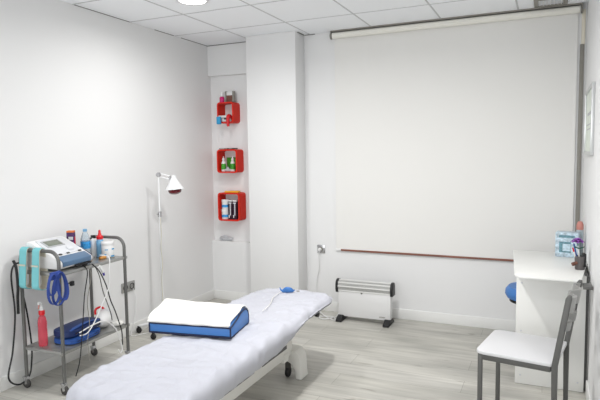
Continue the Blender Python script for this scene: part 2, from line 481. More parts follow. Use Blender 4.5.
MB().lathe([(.004, .0), (.012, .0), (.013, .004), (.009, .006), (.004, .004)], (-1.60, 3.50, bedz(3.5)+.004), n=14).build('eyelet', M['gplas'], sh)

# bolster with towel
bo = thing('bolster_cushion', 'blue vinyl wedge bolster with navy piping lying across the treatment table', 'cushion', (-1.998, 2.375, bedz(2.5)+.012), rad(9.5))
bprof = [(0, .006), (.006, 0), (.272, 0), (.28, .01), (.28, .045), (.268, .075), (.24, .094), (.20, .098), (.15, .090), (.10, .074), (.05, .063), (.012, .056), (0, .051)]
BLN = .485
MB().prism([(y, z) for y, z in bprof], 'x', 0, BLN, .004).build('cushion_body', M['blue'], bo)
pp = MB()
for x in (0.002, BLN-.002): pp.tube([(x, y, z) for y, z in bprof], .0045, 8, closed=True)
pp.tube([(0, -.001, .003), (BLN, -.001, .003)], .005, 8); pp.tube([(0, -.001, .053), (BLN, -.001, .053)], .004, 8)
pp.box((BLN*.45, .03, -.003), (BLN*.8, .05, .008), .002)
pp.build('piping', M['navy'], bo)
def towel():
    b = MB(); 
    path = [(-.006, .058), (.004, .062), (.02, .066), (.06, .073), (.11, .084), (.16, .098), (.20, .105), (.245, .101), (.276, .084), (.291, .058), (.295, .040)]
    P = smooth_path([(0, y, z) for y, z in path], 4)
    nx = 40; G = []
    for dz in (.0, .010):
        g = []
        for i in range(nx+1):
            u = i/nx; row = []
            x0 = -.012+u*(BLN+.004)
            for j, p in enumerate(P):
                t = P[min(j+1, len(P)-1)]-P[max(j-1, 0)]; nn = Vector((0, -t.z, t.y)).normalized()
                puff = (.016*(1-u)**2+.003)*math.sin(PI*j/(len(P)-1))
                wob = .004*noise.noise(Vector((x0*9, j*.25, 2)))
                frnt = .003*noise.noise(Vector((x0*14, 0, 5)))*max(0, 1-j/8)
                row.append(b.bm.verts.new(Vector((x0+.006*math.sin(j*.4), p.y, p.z+frnt))+nn*(dz+puff+wob)))
            g.append(row)
        G.append(g)
    lo, hi = G; m = len(P)
    for i in range(nx):
        for j in range(m-1):
            b.bm.faces.new((hi[i][j], hi[i+1][j], hi[i+1][j+1], hi[i][j+1])).smooth = True
            b.bm.faces.new((lo[i][j], lo[i][j+1], lo[i+1][j+1], lo[i+1][j])).smooth = True
    for i in range(nx):
        for j in (0, m-1): b.bm.faces.new((lo[i][j], lo[i+1][j], hi[i+1][j], hi[i][j])).smooth = True
    for j in range(m-1):
        for i in (0, nx): b.bm.faces.new((lo[i][j], hi[i][j], hi[i][j+1], lo[i][j+1])).smooth = True
    return b.build('towel', M['towel'], None, bo.location, rad(9.5), sub=1, sharp=180)
tag(towel(), 'white towel draped over the top of the blue bolster', 'towel')

# small blue cloth at the head end
b = MB()
b.tube(smooth_path([(-.035, 0, .006), (-.015, .004, .016), (.012, -.002, .022), (.04, .006, .014), (.052, .01, .02)], 5), [.006+.016*math.sin(PI*min(1, i/17)) for i in range(21)], 10, flat=(1, .7))
b.tube(smooth_path([(-.03, .0, .01), (-.045, .0, .022), (-.052, .004, .038)], 4), [.009-.0009*i for i in range(9)], 8)
sc_ = b.build('cloth_scrap', M['blue'], None, (-1.655, 3.435, bedz(3.43)+.006), .3)
MB().tube(smooth_path([(-.04, -.005, .010), (-.07, -.16, .010), (-.062, -.33, .010), (-.08, -.50, .010)], 6), .0022, 6).build('string', M['towel'], sc_)
tag(sc_, 'small crumpled blue cloth lying on the white sheet near the head end', 'cloth')

# ------------------------------------------------------------------ convector heater
hx0, hx1, hy = -1.700, -1.200, 4.60
ht = thing('convector_heater', 'white convector heater with black end caps standing on the floor under the blind', 'heater', ((hx0+hx1)/2, hy, 0))
hw2 = (hx1-hx0)/2
MB().box((0, 0, .155), (2*hw2-.02, .07, .235), .008).build('body', M['white'], ht)
cp = [(-.042, .255), (-.052, .29), (-.05, .33), (-.035, .362), (-.005, .372), (.03, .368), (.046, .34), (.046, .255)]
for sx in (-1, 1):
    a = sx*hw2; MB().prism(cp, 'x', a-.012, a+.012, .004).build('end_cap', M['black'], ht)
gp = [(-.036, .272), (-.045, .295), (-.043, .328), (-.03, .354), (-.004, .363), (.028, .358), (.038, .335), (.038, .272)]
MB().prism([(y*.86, z-.004) for y, z in gp], 'x', -hw2+.008, hw2-.008).build('element_panel', M['mesh'], ht)
g = MB()
for i in range(72):
    x = -hw2+.014+(2*hw2-.028)*i/71
    g.tube([(x, y, z) for y, z in gp[:6]], .0013, 5)
for (y, z) in ((-.0375, .272), (-.046, .312), (-.037, .344), (-.008, .364)): g.box((0, y, z), (2*hw2-.02, .006, .013), .002)
g.build('grille', M['heatgrey'], ht)
for sx in (-1, 1):
    a = sx*(hw2-.035)
    MB().prism([(-.105, 0), (.085, 0), (.085, .018), (.03, .05), (-.04, .05), (-.105, .02)], 'x', a-.027, a+.027, .004).build('foot', M['black'], ht)
MB().lathe([(0, .004), (.008, .003), (.009, 0)], (-.02, -.0355, .262), rot=Matrix.Rotation(PI/2, 3, 'X'), n=14).build('indicator', M['rubber'], ht)
lg = MB()
for i, (dx, hgt) in enumerate(((0, .009), (.011, .011), (.022, .009), (.033, .011), (.044, .008))):
    lg.box((.145+dx, -.0356, .065), (.0065, .0012, hgt)); lg.box((.1475+dx, -.0357, .065), (.0022, .0012, hgt*.4))
lg.build('logo_print', M['gplas'], ht)

# cord from wall socket to heater
def cord(name, pts, r, m, label, n=8, cat='cable'):
    return tag(MB().tube(smooth_path(pts, n), r, 8).build(name, m), label, cat)
so = thing('wall_socket', 'steel wall socket with a white plug, low on the back wall beside the blind', 'socket', (-1.942, YB, .593))
MB().box((0, -.005, 0), (.078, .01, .08), .004).build('face_plate', M['chrome'], so)
MB().lathe([(0, 0), (.02, 0), (.021, .003), (.02, .006), (0, .006)], (.0, -.010, 0), rot=Matrix.Rotation(PI/2, 3, 'X'), n=18).build('socket_rim', M['gplas'], so)
pg = thing('plug', 'white plug pushed into the steel socket on the back wall', 'plug', (-1.95, YB-.016, .59))
MB().lathe([(0, .0), (.017, .0), (.018, .012), (.011, .03), (0, .033)], rot=Matrix.Rotation(PI/2, 3, 'X'), n=16).build('plug_body', M['white'], pg)
MB().box((0, -.02, .004), (.012, .02, .022), .003).build('plug_grip', M['white'], pg)
cord('heater_cord', [(-1.95, YB-.04, .575), (-1.955, YB-.035, .52), (-1.96, YB-.02, .40), (-1.99, YB-.02, .28), (-1.985, YB-.05, .12), (-1.93, 4.70, .02), (-1.85, 4.62, .008), (-1.77, 4.55, .006), (-1.70, 4.50, .012), (-1.73, 4.56, .02), (-1.82, 4.60, .008), (-1.88, 4.56, .006), (-1.80, 4.50, .012), (-1.725, 4.60, .014), (-1.72, 4.66, .04), (-1.685, 4.647, .12)], .0042, M['white'], 'white heater cord running down from the back wall socket and coiled on the floor')

# ------------------------------------------------------------------ wall cubes and their contents
YN = YB+ND
def wall_cube(x0, z0, z1, W, label):
    Hh = z1-z0; D = .135; th = .013
    t = thing('wall_cube', label, 'shelf', (x0+W/2, YN, z0), 0, 'red cube shelves in the alcove')
    def frame(y0, y1):
        b = MB(); n = 64
        o = rr(W/2, Hh/2, .028, n); i_ = rr(W/2-th, Hh/2-th, .018, n)
        V = [[b.bm.verts.new((x, y, z+Hh/2)) for x, z in ol] for ol, y in ((o, y0), (o, y1), (i_, y1), (i_, y0))]
        for a in range(4):
            A, B = V[a], V[(a+1) % 4]
            for j in range(n): b.bm.faces.new((A[j], A[(j+1) % n], B[(j+1) % n], B[j])).smooth = True
        return b
    frame(-D, -.001).build('cube_frame', M['red'], t)
    return t
X1 = wall_cube(-3.012, 1.812, 2.018, .186, 'small red cube shelf, highest of the three on the alcove wall')
X2 = wall_cube(-3.028, 1.318, 1.552, .232, 'middle red cube shelf on the alcove wall, holding green and white bottles')
X3 = wall_cube(-3.030, .835, 1.118, .250, 'largest red cube shelf, lowest on the alcove wall, holding jars and dark boxes')
YC = YN-.075
# top cube contents
o = thing('squeeze_bottle', 'magenta squeeze bottle with a white cap on top of the highest red cube', 'bottle', (-2.975, YC-.02, 2.019))
MB().lathe([(0, 0), (.022, 0), (.024, .004), (.024, .045), (.018, .055), (.014, .058), (0, .058)], n=20).build('bottle_body', M['magenta'], o)
MB().lathe([(.016, .058), (.017, .085), (.012, .10), (0, .10)], n=16).build('cap', M['white'], o)
o = thing('photo_block', 'small brown and white picture block with dark ends on top of the highest red cube', 'ornament', (-2.892, YC, 2.019))
MB().box((0, 0, .034), (.07, .03, .066), .003).build('picture_face', M['brownp'], o)
MB().box((0, 0, .084), (.066, .032, .034), .003).build('top_band', M['white'], o)
for sx in (-1, 1): MB().box((sx*.042, 0, .055), (.014, .04, .108), .003).build('end_piece', M['gplas'], o)
o = thing('wet_wipe_pack', 'white pack with a blue end sticking out of the highest red cube', 'pack', (-2.935, YC-.05, 1.8255))
MB().box((.0, 0, .05), (.11, .05, .022), .006).box((.02, .02, .024), (.10, .05, .046), .006).build('pack_body', M['white'], o)
MB().box((-.035, -.045, .012), (.045, .03, .075), .008).build('blue_end', M['cyan'], o)
MB().box((.024, -.007, .034), (.045, .008, .026), .004).build('dark_print', M['rubber'], o)
o = thing('red_tube', 'red tube poking out over the front edge of the highest red cube', 'tube', (-2.868, YC-.085, 1.806))
MB().tube(smooth_path([(0, .075, .038), (0, .03, .072), (0, -.0, .066), (0, -.008, .02), (.004, -.010, -.03)], 4), [.016, .016, .017, .017, .018, .018, .019, .019, .019, .019, .018, .018, .017, .016, .015, .014, .012], 14).build('tube_body', M['redcap'], o)
MB().lathe([(0, 0), (.013, 0), (.013, .02), (.009, .026), (0, .026)], (0, .072, .040), n=14, rot=Matrix.Rotation(-2.2, 3, 'X')).build('cap', M['brownp'], o)
# middle cube
o = MB().box((0, 0, .07), (.15, .012, .14), .002).build('greeting_card', M['green'], None, (-2.905, YN-.018, 1.332))
tag(o, 'green card standing against the wall at the back of the middle red cube', 'card')
def lotion(x, lab):
    o = thing('lotion_bottle', lab, 'bottle', (x, YC-.02, 1.3315), 0, 'bottles in the middle red cube')
    MB().lathe([(0, 0), (.020, 0), (.022, .004), (.022, .085), (.016, .1), (.009, .105), (0, .105)], n=20).build('bottle_body', M['white'], o)
    MB().lathe([(.0225, .02), (.0228, .03), (.0228, .07), (.0225, .078)], n=20).build('label_band', M['green'], o)
    MB().lathe([(.01, .105), (.013, .108), (.013, .13), (.005, .135), (.004, .15), (0, .15)], n=14).build('cap', M['white'], o)
    return o
l1 = lotion(-2.975, 'white and green bottle with tall white cap, left one in the middle red cube')
dup(l1, (-2.875, YC-.01, 1.3315), 'white and green bottle with tall white cap, right one in the middle red cube')
o = MB().prism([(-.03, 0), (.03, 0), (.045, .03), (.02, .022), (.0, .05), (-.022, .024), (-.045, .034)], 'y', -.008, .008, .004).build('ribbon_bow', M['wrap'], None, (-2.925, YC-.045, 1.425))
o.location = (-2.925, YC-.02, 1.3315); tag(o, 'crumpled silvery ribbon between the two bottles in the middle red cube', 'ribbon')
for (x, wd, m, nm, lb) in ((-2.98, .06, M['gplas'], 'flat_case', 'thin grey flat case lying on the middle red cube'), (-2.875, .085, M['black'], 'phone_case', 'thin black flat case lying on the middle red cube')):
    o = thing(nm, lb, 'case', (x, YC-.01, 1.5525)); MB().box((0, 0, .006), (wd, .07, .011), .003).build('case_shell', m, o)
    MB().box((0, -.036, .006), (wd*.4, .004, .004), .001).build('clasp', M['chrome'], o)
# low cube
def jar(z, lab):
    o = thing('cream_jar', lab, 'jar', (-2.975, YC-.01, z), 0, 'jars in the lowest red cube')
    MB().lathe([(0, 0), (.034, 0), (.036, .004), (.036, .072), (0, .072)], n=24).build('jar_body', M['white'], o)
    MB().lathe([(.0363, .02), (.0366, .022), (.0366, .045), (.0363, .047)], n=24).build('label_band', M['label_b'], o)
    MB().lathe([(.037, .072), (.0385, .075), (.0385, .096), (.036, .0995), (0, .0995)], n=24).build('lid', M['white'], o)
    return o
j1 = jar(.8485, 'white jar with blue label, lower of the two stacked in the lowest red cube')
dup(j1, (-2.973, YC-.008, .9485), 'white jar with blue label, upper of the two stacked in the lowest red cube')
def carton(x, lab):
    o = thing('tube_carton', lab, 'carton', (x, YC-.005, .8485), 0, 'dark cartons in the lowest red cube')
    MB().box((0, 0, .09), (.042, .045, .18), .002).build('carton_body', M['tube'], o)
    MB().box((0, 0, .187), (.040, .043, .018), .002).build('top_flap', M['white'], o)
    MB().box((.004, -.0232, .10), (.010, .001, .12)).box((-.011, -.0232, .03), (.012, .001, .03)).box((0, -.0232, .165), (.034, .001, .012)).build('white_print', M['devgrey'], o)
    return o
c1 = carton(-2.908, 'dark plum carton beside the jars in the lowest red cube, left of the pair')
dup(c1, (-2.856, YC-.005, .8485), 'dark plum carton at the right inside the lowest red cube')
o = thing('amber_packet', 'flat amber packet lying on top of the lowest red cube', 'packet', (-2.885, YC-.01, 1.1185), .1)
MB().box((0, 0, .009), (.15, .06, .017), .004).build('packet_body', M['yellow'], o); MB().box((-.04, 0, .0185), (.04, .05, .002)).build('white_print', M['white'], o)
# sill of the niche: crumpled wrapper and small hook
w = MB()
bmesh.ops.create_icosphere(w.bm, subdivisions=3, radius=1)
for v in w.bm.verts:
    k = 1+.35*noise.noise(v.co*2.2)+.2*noise.noise(v.co*5); v.co = Vector((v.co.x*.075*k, v.co.y*.018*k, max(-.0, v.co.z*.032*k+.022)))
o = w.build('crumpled_wrapper', M['wrap'], None, (-3.01, YN-.026, NB+.001), sharp=20); tag(o, 'crumpled clear plastic wrapper on the niche sill under the red cubes', 'wrapper')
o = thing('wall_hook', 'tiny dark hook on the niche wall to the lower right of the red cubes', 'hook', (-2.70, YN, .69))
MB().box((0, -.003, 0), (.012, .006, .03), .002).build('hook_plate', M['gplas'], o); MB().tube(smooth_path([(0, -.004, -.006), (0, -.018, -.012), (0, -.022, .0)], 5), .003, 8).build('hook_arm', M['skin'], o)

# ------------------------------------------------------------------ infrared lamp
lx, ly = -2.955, 3.70
lp = thing('infrared_lamp', 'white infrared floor lamp on a slim pole by the left wall', 'lamp', (lx, ly, 0))
MB().tube([(0, 0, .08), (0, 0, 1.02)], .0105, 14).build('pole', M['enamel'], lp)
MB().tube([(0, 0, 1.0), (0, 0, 1.352)], .0075, 12).build('upper_pole', M['enamel'], lp)
MB().lathe([(.011, 0), (.017, .002), (.017, .04), (.011, .045)], (0, 0, .985), n=16).tube([(0, 0, 1.01), (.0, -.035, 1.01)], .006, 8).build('pole_clamp', M['chrome'], lp)
for k in range(5):
    a = rad(212+72*k); ex, ey = .205*math.cos(a), .205*math.sin(a)
    if lx+ex < XL+.03: ex = XL+.035-lx
    lg = MB().tube([(0, 0, .085), (ex*.6, ey*.6, .075), (ex, ey, .062)], [.014, .012, .010], 10).build('base_leg', M['enamel'], lp)
    MB().lathe([(0, -.010), (.022, -.010), (.025, -.005), (.025, .005), (.022, .010), (0, .010)], (ex, ey, .025), rot=Matrix.Rotation(PI/2, 3, 'X'), n=18).box((ex, ey, .052), (.016, .024, .02), .003).build('castor', M['black'], lg)
ad = Vector((.075, .065, -.03))
MB().tube([(0, 0, 1.352), tuple(Vector((0, 0, 1.352))+ad)], .0055, 10).tube([(0, 0, 1.325), tuple(Vector((0, 0, 1.325))+ad)], .0045, 10).build('arm', M['enamel'], lp)
for p in (Vector((0, 0, 1.338)), Vector((0, 0, 1.338))+ad): MB().lathe([(0, -.012), (.018, -.012), (.02, -.008), (.02, .008), (.018, .012), (0, .012)], tuple(p), rot=Matrix.Rotation(PI/2, 3, 'X') , n=16).build('pivot', M['chrome'], lp)
R_ = Matrix.Rotation(rad(-6), 3, 'Y')
sc = (ad.x+.018, ad.y+.012, 1.302)
shd = MB().lathe([(.0, .028), (.018, .027), (.022, .018), (.026, 0), (.078, -.088), (.080, -.092), (.076, -.091), (.022, 0), (0, .002)], sc, 36, rot=R_).build('lamp_shade', M['enamel'], lp)
MB().lathe([(0, -.034), (.02, -.04), (.044, -.072), (.056, -.098), (.050, -.118), (.028, -.130), (0, -.134)], sc, 24, rot=R_).build('bulb', M['bulb'], shd)
cord('lamp_cord', [(lx+.012, ly-.01, .98), (lx+.018, ly-.012, .86), (lx+.012, ly-.014, .72), (lx+.022, ly-.014, .60), (lx+.010, ly-.016, .45), (lx+.014, ly-.016, .26), (lx+.02, ly-.02, .12)], .0028, M['beige'], 'thin pale cord hanging along the pole of the infrared lamp')

# left wall socket
so = thing('double_wall_socket', 'grey double wall socket low on the left wall behind the trolley', 'socket', (XL, 3.515, .413))
MB().box((.006, 0, 0), (.012, .155, .082), .004).build('face_plate', M['shelf'], so)
for y in (-.038, .038):
    MB().lathe([(.026, 0), (.027, .003), (.022, .004), (.019, -.002), (0, -.002)], (.012, y, 0), rot=Matrix.Rotation(PI/2, 3, 'Y'), n=20).build('socket_well', M['rubber'], so)
cord('trailing_cord', [(XL+.015, 3.56, .39), (XL+.03, 3.57, .33), (XL+.035, 3.57, .22), (XL+.035, 3.53, .10), (XL+.05, 3.48, .015), (XL+.09, 3.56, .006), (XL+.16, 3.68, .006), (-2.93, 3.76, .02)], .003, M['white'], 'thin white cord trailing down the left wall from the double socket')

# ------------------------------------------------------------------ trolley
TRZ = rad(2.5); TC = Vector((-2.926, 2.754, 0)); TW, TL = .160, .305
ZT, ZBm = .770, .268
R4 = Matrix.Rotation(TRZ, 3, 'Z')
def TP(x, y, z): return TC+R4 @ Vector((x, y, z))
tr = thing('instrument_trolley', 'grey steel two-shelf trolley on castors against the left wall', 'trolley', TC, TRZ)
for sy in (-1, 1):
    y = sy*TL; pts = [(-TW, y, .07)]
    pts += [(-TW, y, .84)]
    for i in range(1, 8): a = PI-i*PI/2/8; pts.append((-TW+.07+.07*math.cos(a), y, .838+.07*math.sin(a)))
    for i in range(0, 8): a = PI/2-i*PI/2/8; pts.append((TW-.07+.07*math.cos(a), y, .838+.07*math.sin(a)))
    pts += [(TW, y, .838), (TW, y, .07)]
    MB().tube(pts, .0115, 12).build('end_frame', M['steel'], tr)
    for sx in (-1, 1):
        off = .018*sx if sy < 0 else -.01
        cs = MB().lathe([(0, -.011), (.024, -.011), (.029, -.006), (.029, .006), (.024, .011), (0, .011)], (sx*TW+.012, y-.012, .029), rot=Matrix.Rotation(PI/2, 3, 'X'), n=20).build('castor', M['rubber'], tr)
        MB().prism([(sx*TW-.014, .075), (sx*TW+.016, .075), (sx*TW+.024, .03), (sx*TW+.006, .024)], 'y', y-.026, y+.004, .002).build('castor_fork', M['chrome'], cs)
for z, nm in ((ZT, 'top_shelf'), (ZBm, 'bottom_shelf')):
    MB().box((0, 0, z), (2*TW+.012, 2*TL-.026, .004), .001).box((TW+.0, 0, z-.008), (.012, 2*TL+.05, .02), .003).box((-TW, 0, z-.008), (.012, 2*TL, .02), .003).box((0, -TL, z-.008), (2*TW, .012, .02), .003).box((0, TL, z-.008), (2*TW, .012, .02), .003).build(nm, M['shelf'], tr)
SZ, SB = ZT+.0025, ZBm+.0025

# electrotherapy console
dv = thing('therapy_console', 'white electrotherapy console with small grey screen on the trolley top shelf', 'medical device', TP(-.008, -.136, SZ), TRZ+rad(1))
dp = [(-.135, .016), (-.14, .12), (-.135, .176), (-.115, .184), (-.08, .176), (.06, .108), (.135, .070), (.150, .058), (.150, .026), (.13, .012)]
MB().prism(dp, 'y', -.145, .145, .012).build('housing', M['white'], dv)
sl = math.atan2(.176-.070, .135+.08); RS = Matrix.Rotation(sl, 3, 'Y')
def onslope(x, y, lift=0):                        # point on sloped panel
    f = (x+.08)/(.215); return (x+math.sin(sl)*lift, y, .176+(.070-.176)*f+math.cos(sl)*lift)
fr = MB().prism([(-.10, -.11), (.05, -.125), (.085, -.09), (.095, 0), (.085, .09), (.05, .125), (-.10, .11)], 'z', -.006, .004, .002, Matrix.Translation(onslope(.005, 0, .002)) @ RS.to_4x4()).build('control_panel', M['devgrey'], dv)
MB().box(onslope(-.030, -.02, .007), (.078, .145, .006), .002, rot=RS).build('screen_bezel', M['lcdf'], dv)
MB().box(onslope(-.030, -.02, .0105), (.056, .118, .003), .001, rot=RS).build('screen', M['lcd'], dv)
MB().lathe([(.026, 0), (.026, .008), (.020, .014), (0, .015)], onslope(.048, .045, .004), 24, rot=RS).build('dial', M['devgrey'], dv)
for y in (-.075, -.01, .095): MB().box(onslope(.085, y, .005), (.014, .026, .006), .003, rot=RS).build('button', M['rubber'], dv)
MB().prism([(.100, .0915), (.137, .0735), (.157, .061), (.157, .030), (.148, .028), (.146, .05), (.10, .080)], 'y', -.125, .125, .003).build('front_lip', M['devblue'], dv)
MB().box((.152, .05, .020), (.02, .14, .014), .004).box((.158, .06, .012), (.02, .03, .018), .003).build('connector_row', M['black'], dv)
for sx in (-.11, .11):
    for y in (-.12, .12): MB().lathe([(0, 0), (.011, 0), (.011, .016), (0, .016)], (sx, y, 0), n=12).build('foot', M['rubber'], dv)
# probe in its holder at the far side of the console
pr = thing('ultrasound_probe', 'dark blue and white handheld probe resting along the far side of the console', 'probe', TP(-.02, .027, SZ+.03), TRZ)
MB().tube(smooth_path([(-.12, 0, .092), (-.04, .004, .078), (.05, .010, .05), (.11, .02, .022)], 5), [.008, .009, .011, .012, .012, .013, .013, .014, .014, .014, .014, .014, .013, .012, .011, .010], 12).build('probe_handle', M['navy'], pr)
MB().tube([(-.12, -.004, .104), (.0, .004, .082), (.06, .008, .06)], [.008, .01, .008], 10).build('grip_insert', M['devblue'], pr)
MB().lathe([(0, 0), (.016, 0), (.018, .012), (.012, .026), (0, .028)], (.112, .02, -.006), n=16).build('probe_head', M['chrome'], pr)

# items at the back of the top shelf
o = thing('supplement_carton', 'purple carton with an orange top, standing behind the console on the trolley', 'carton', TP(-.11, .080, SZ), TRZ+.4)
MB().box((0, 0, .098), (.05, .036, .196), .002).build('carton_body', M['purple'], o)
MB().box((0, 0, .201), (.05, .036, .012), .002).build('top_band', M['orange'], o)
MB().box((.005, -.0186, .155), (.032, .001, .022)).box((.014, -.0186, .10), (.016, .001, .06)).build('white_print', M['white'], o); MB().box((.0255, .004, .10), (.001, .018, .13)).build('red_print', M['redcap'], o)
o = thing('water_bottle', 'clear plastic water bottle with a blue label on the trolley top shelf', 'bottle', TP(-.075, .178, SZ))
MB().lathe([(0, .004), (.022, 0), (.032, .006), (.033, .04), (.031, .06), (.033, .075), (.033, .12), (.030, .145), (.019, .175), (.013, .185), (.013, .192), (0, .192)], n=26).build('bottle_body', M['water'], o)
MB().lathe([(.0336, .068), (.034, .07), (.034, .118), (.0336, .12)], n=26).build('paper_label', M['label_b'], o)
MB().lathe([(.0145, .19), (.015, .192), (.015, .206), (.013, .208), (0, .208)], n=18).build('cap', M['ltblue'], o)
o = thing('white_flask', 'white bottle with a black nozzle, between the water bottle and red-capped bottle', 'bottle', TP(-.055, .245, SZ))
MB().lathe([(0, 0), (.03, 0), (.032, .005), (.032, .11), (.024, .125), (.012, .132), (0, .132)], n=24).build('bottle_body', M['white'], o)
MB().tube([(0, 0, .13), (0, 0, .148), (-.012, -.02, .15)], [.009, .009, .007], 12).build('nozzle', M['black'], o)
o = thing('squeeze_bottle', 'pale blue squeeze bottle with a pointed red cap on the trolley top shelf', 'bottle', TP(.005, .235, SZ))
MB().lathe([(0, 0), (.023, 0), (.025, .005), (.025, .115), (.021, .128), (.016, .133), (0, .133)], n=24).build('bottle_body', M['ltblue'], o)
MB().lathe([(.023, .13), (.024, .134), (.024, .15), (.014, .158), (.009, .175), (.008, .192), (.005, .196), (0, .196)], n=20).build('cap', M['redcap'], o)
o = thing('gel_tub', 'wide white tub with blue printing, nearest the far end of the trolley top shelf', 'tub', TP(.062, .248, SZ))
MB().lathe([(0, 0), (.042, 0), (.044, .004), (.044, .085), (.040, .094), (.040, .098), (0, .098)], n=30).build('tub_body', M['white'], o)
MB().lathe([(.045, .092), (.046, .094), (.046, .112), (.043, .116), (0, .116)], n=30).build('lid', M['white'], o)
for a0, a1, za, zb in ((-75, -45, .055, .062), (-10, 30, .056, .066), (-20, 30, .006, .016), (-80, -60, .02, .028)):
    b = MB()
    for i in range(6):
        a = rad(a0+(a1-a0)*i/6); a2 = rad(a0+(a1-a0)*(i+1)/6)
        b.bm.faces.new([b.bm.verts.new((.0446*math.cos(q), .0446*math.sin(q), z)) for q, z in ((a, za), (a2, za), (a2, zb), (a, zb))])
    b.build('blue_print', M['cyan'], o)
o = MB().tube([(-.025, 0, .011), (.025, 0, .011)], .011, 16).build('wrapped_roll', M['wood'], None, TP(.085, .165, SZ), TRZ+1.4)
tag(o, 'small orange-brown roll lying at the front edge of the trolley top shelf', 'roll')
o = MB().lathe([(0, 0), (.008, 0), (.011, .004), (.011, .022), (.007, .026), (0, .026)], n=16).build('stopper', M['wood'], None, TP(.015, .128, SZ)); tag(o, 'tiny amber stopper standing in front of the water bottle', 'stopper')
o = MB().lathe([(0, 0), (.018, 0), (.02, .004), (.0, .009)], n=18).build('small_cap', M['gplas'], None, TP(.11, .235, SZ)); tag(o, 'small flat grey cap lying in front of the gel tub', 'cap')

# teal straps over the near handle
def strap(x, lab):
    o = thing('elastic_strap', lab, 'strap', TP(x, -TL, .908+.0135), TRZ, 'teal straps on the trolley handle')
    ring = [(0, .0, 0)]
    L = []
    W_ = .041; D_ = .26
    for i in range(11): a = PI-i*PI/10; L.append((0, W_*math.cos(a)*.6, -.022+.026*math.sin(a)))
    for i in range(1, 12): L.append((0, W_*(.6+.4*math.sin(i/12*PI/2)), -.022-(D_-.05)*i/12))
    for i in range(9): a = -i*PI/8; L.append((0, W_*math.cos(a), -.022-(D_-.05)+.030*math.sin(a)))
    for i in range(1, 12): L.append((0, -W_*(1-.4*i/12), -.022-(D_-.05)*(1-i/12)))
    MB().strip([(p[0], p[1]*1.06, p[2]*1.0) for p in L], (1, 0, 0), .056, .004, closed=True).build('outer_band', M['teal'], o)
    MB().strip([(p[0], p[1]*.90, p[2]*.975-.002) for p in L], (1, 0, 0), .060, .003, closed=True).build('felt_lining', M['beige'], o)
    MB().strip([(0, -.042, -.100), (0, -.041, -.105), (0, -.041, -.110)], (1, 0, 0), .058, .003).build('band_end', M['beige'], o)
    return o
s1 = strap(-.105, 'teal elastic strap looped over the trolley handle, the one nearest the wall')
dup(s1, TP(.002, -TL, .908+.0135), 'teal elastic strap looped over the trolley handle, the one nearest the console')
# black hanging device cables
cord('power_cable', [TP(-.13, -.26, .80), TP(-.17, -.33, .82), TP(-.19, -.355, .74), TP(-.187, -.345, .50), TP(-.19, -.375, .26), TP(-.186, -.42, .10), TP(-.17, -.36, .035), TP(-.155, -.29, .07), TP(-.172, -.25, .16), TP(-.178, -.24, .27), TP(-.183, -.26, .50), TP(-.186, -.30, .70)], .0055, M['black'], 'thick black cable hanging in a long loop beside the wall leg of the trolley')
cord('power_cable', [TP(-.175, -.345, .84), TP(-.15, -.35, .80), TP(-.14, -.352, .68), TP(-.150, -.35, .60), TP(-.155, -.348, .50)], .009, M['black'], 'short thick black cable hanging behind the teal straps')
# royal blue bands
b = MB()
for (x, y0, y1, zb, tw) in ((.188, -.425, -.335, .600, .0), (.196, -.395, -.295, .585, .01), (.205, -.365, -.29, .615, -.012), (.200, -.43, -.37, .66, .008)):
    yc = (y0+y1)/2; wv = (y1-y0)/2; L = []
    for i in range(26):
        a = 2*PI*i/26; L.append((x+tw*math.sin(a), yc+wv*math.cos(a)*(1-.15*math.sin(a)), (zb+.79)/2+(.79-zb)/2*math.sin(a)))
    b.strip(L, (1, .45, 0), .015, .004, closed=True)
b.box((.190, -.365, .775), (.02, .08, .05), .008)
lo = b.build('rubber_strap_bundle', M['royal'], None, TC, TRZ); tag(lo, 'bundle of royal blue straps hanging from the trolley top shelf below the console', 'straps')
MB().box((.2, -.245, .70), (.02, .026, .03), .004).tube([(.2, -.285, .71), (.2, -.245, .70)], .004, 8).build('black_clip', M['black'], lo)
# cables hanging from the console
XF = TW+.018
cord('lead_cable', [TP(.152, -.09, .78), TP(XF+.014, -.10, .74), TP(XF+.01, -.13, .60), TP(XF+.008, -.15, .45), TP(XF+.005, -.17, .30), TP(XF+.008, -.20, .17), TP(XF+.006, -.235, .09)], .0035, M['black'], 'thin black lead hanging straight down from the console past the lower shelf')
cord('lead_cable', [TP(.152, -.07, .78), TP(XF+.016, -.07, .72), TP(XF+.012, -.11, .55), TP(XF+.012, -.10, .40), TP(XF+.008, -.12, .28), TP(XF+.012, -.11, .15)], .0024, M['gplas'], 'thin grey lead hanging down beside the thin black lead')
cord('lead_cable', [TP(.155, -.02, .78), TP(XF+.02, .0, .73), TP(XF+.02, .06, .62), TP(XF+.02, .10, .50), TP(XF+.018, .14, .42), TP(XF+.015, .19, .30), TP(XF+.012, .21, .24), TP(XF+.01, .215, .15)], .004, M['black'], 'black lead slanting from the console down to the far end of the lower shelf')
cord('lead_cable', [TP(.155, .0, .775), TP(XF+.024, -.005, .70), TP(XF+.02, .03, .58), TP(XF+.02, .09, .43), TP(XF+.016, .11, .36)], .003, M['rubber'], 'dark grey lead slanting beside the black lead from the console')
cord('lead_cable', [TP(.12, .10, .815), TP(XF+.012, .11, .80), TP(XF+.026, .09, .70), TP(XF+.024, .08, .60), TP(XF+.02, -.02, .45), TP(XF+.02, -.12, .35), TP(XF-.02, -.16, .33)], .0036, M['white'], 'white lead hanging from the probe and slanting down across the trolley front')
cord('lead_cable', [TP(XF-.03, -.15, .345), TP(XF+.0, -.05, .375), TP(XF+.01, .05, .37), TP(XF+.02, .13, .30), TP(XF+.02, .17, .22), TP(XF+.016, .20, .13), TP(XF+.014, .185, .10), TP(XF+.014, .165, .13)], .0046, M['white'], 'white cable arching over the blue bag and hanging off the lower shelf')
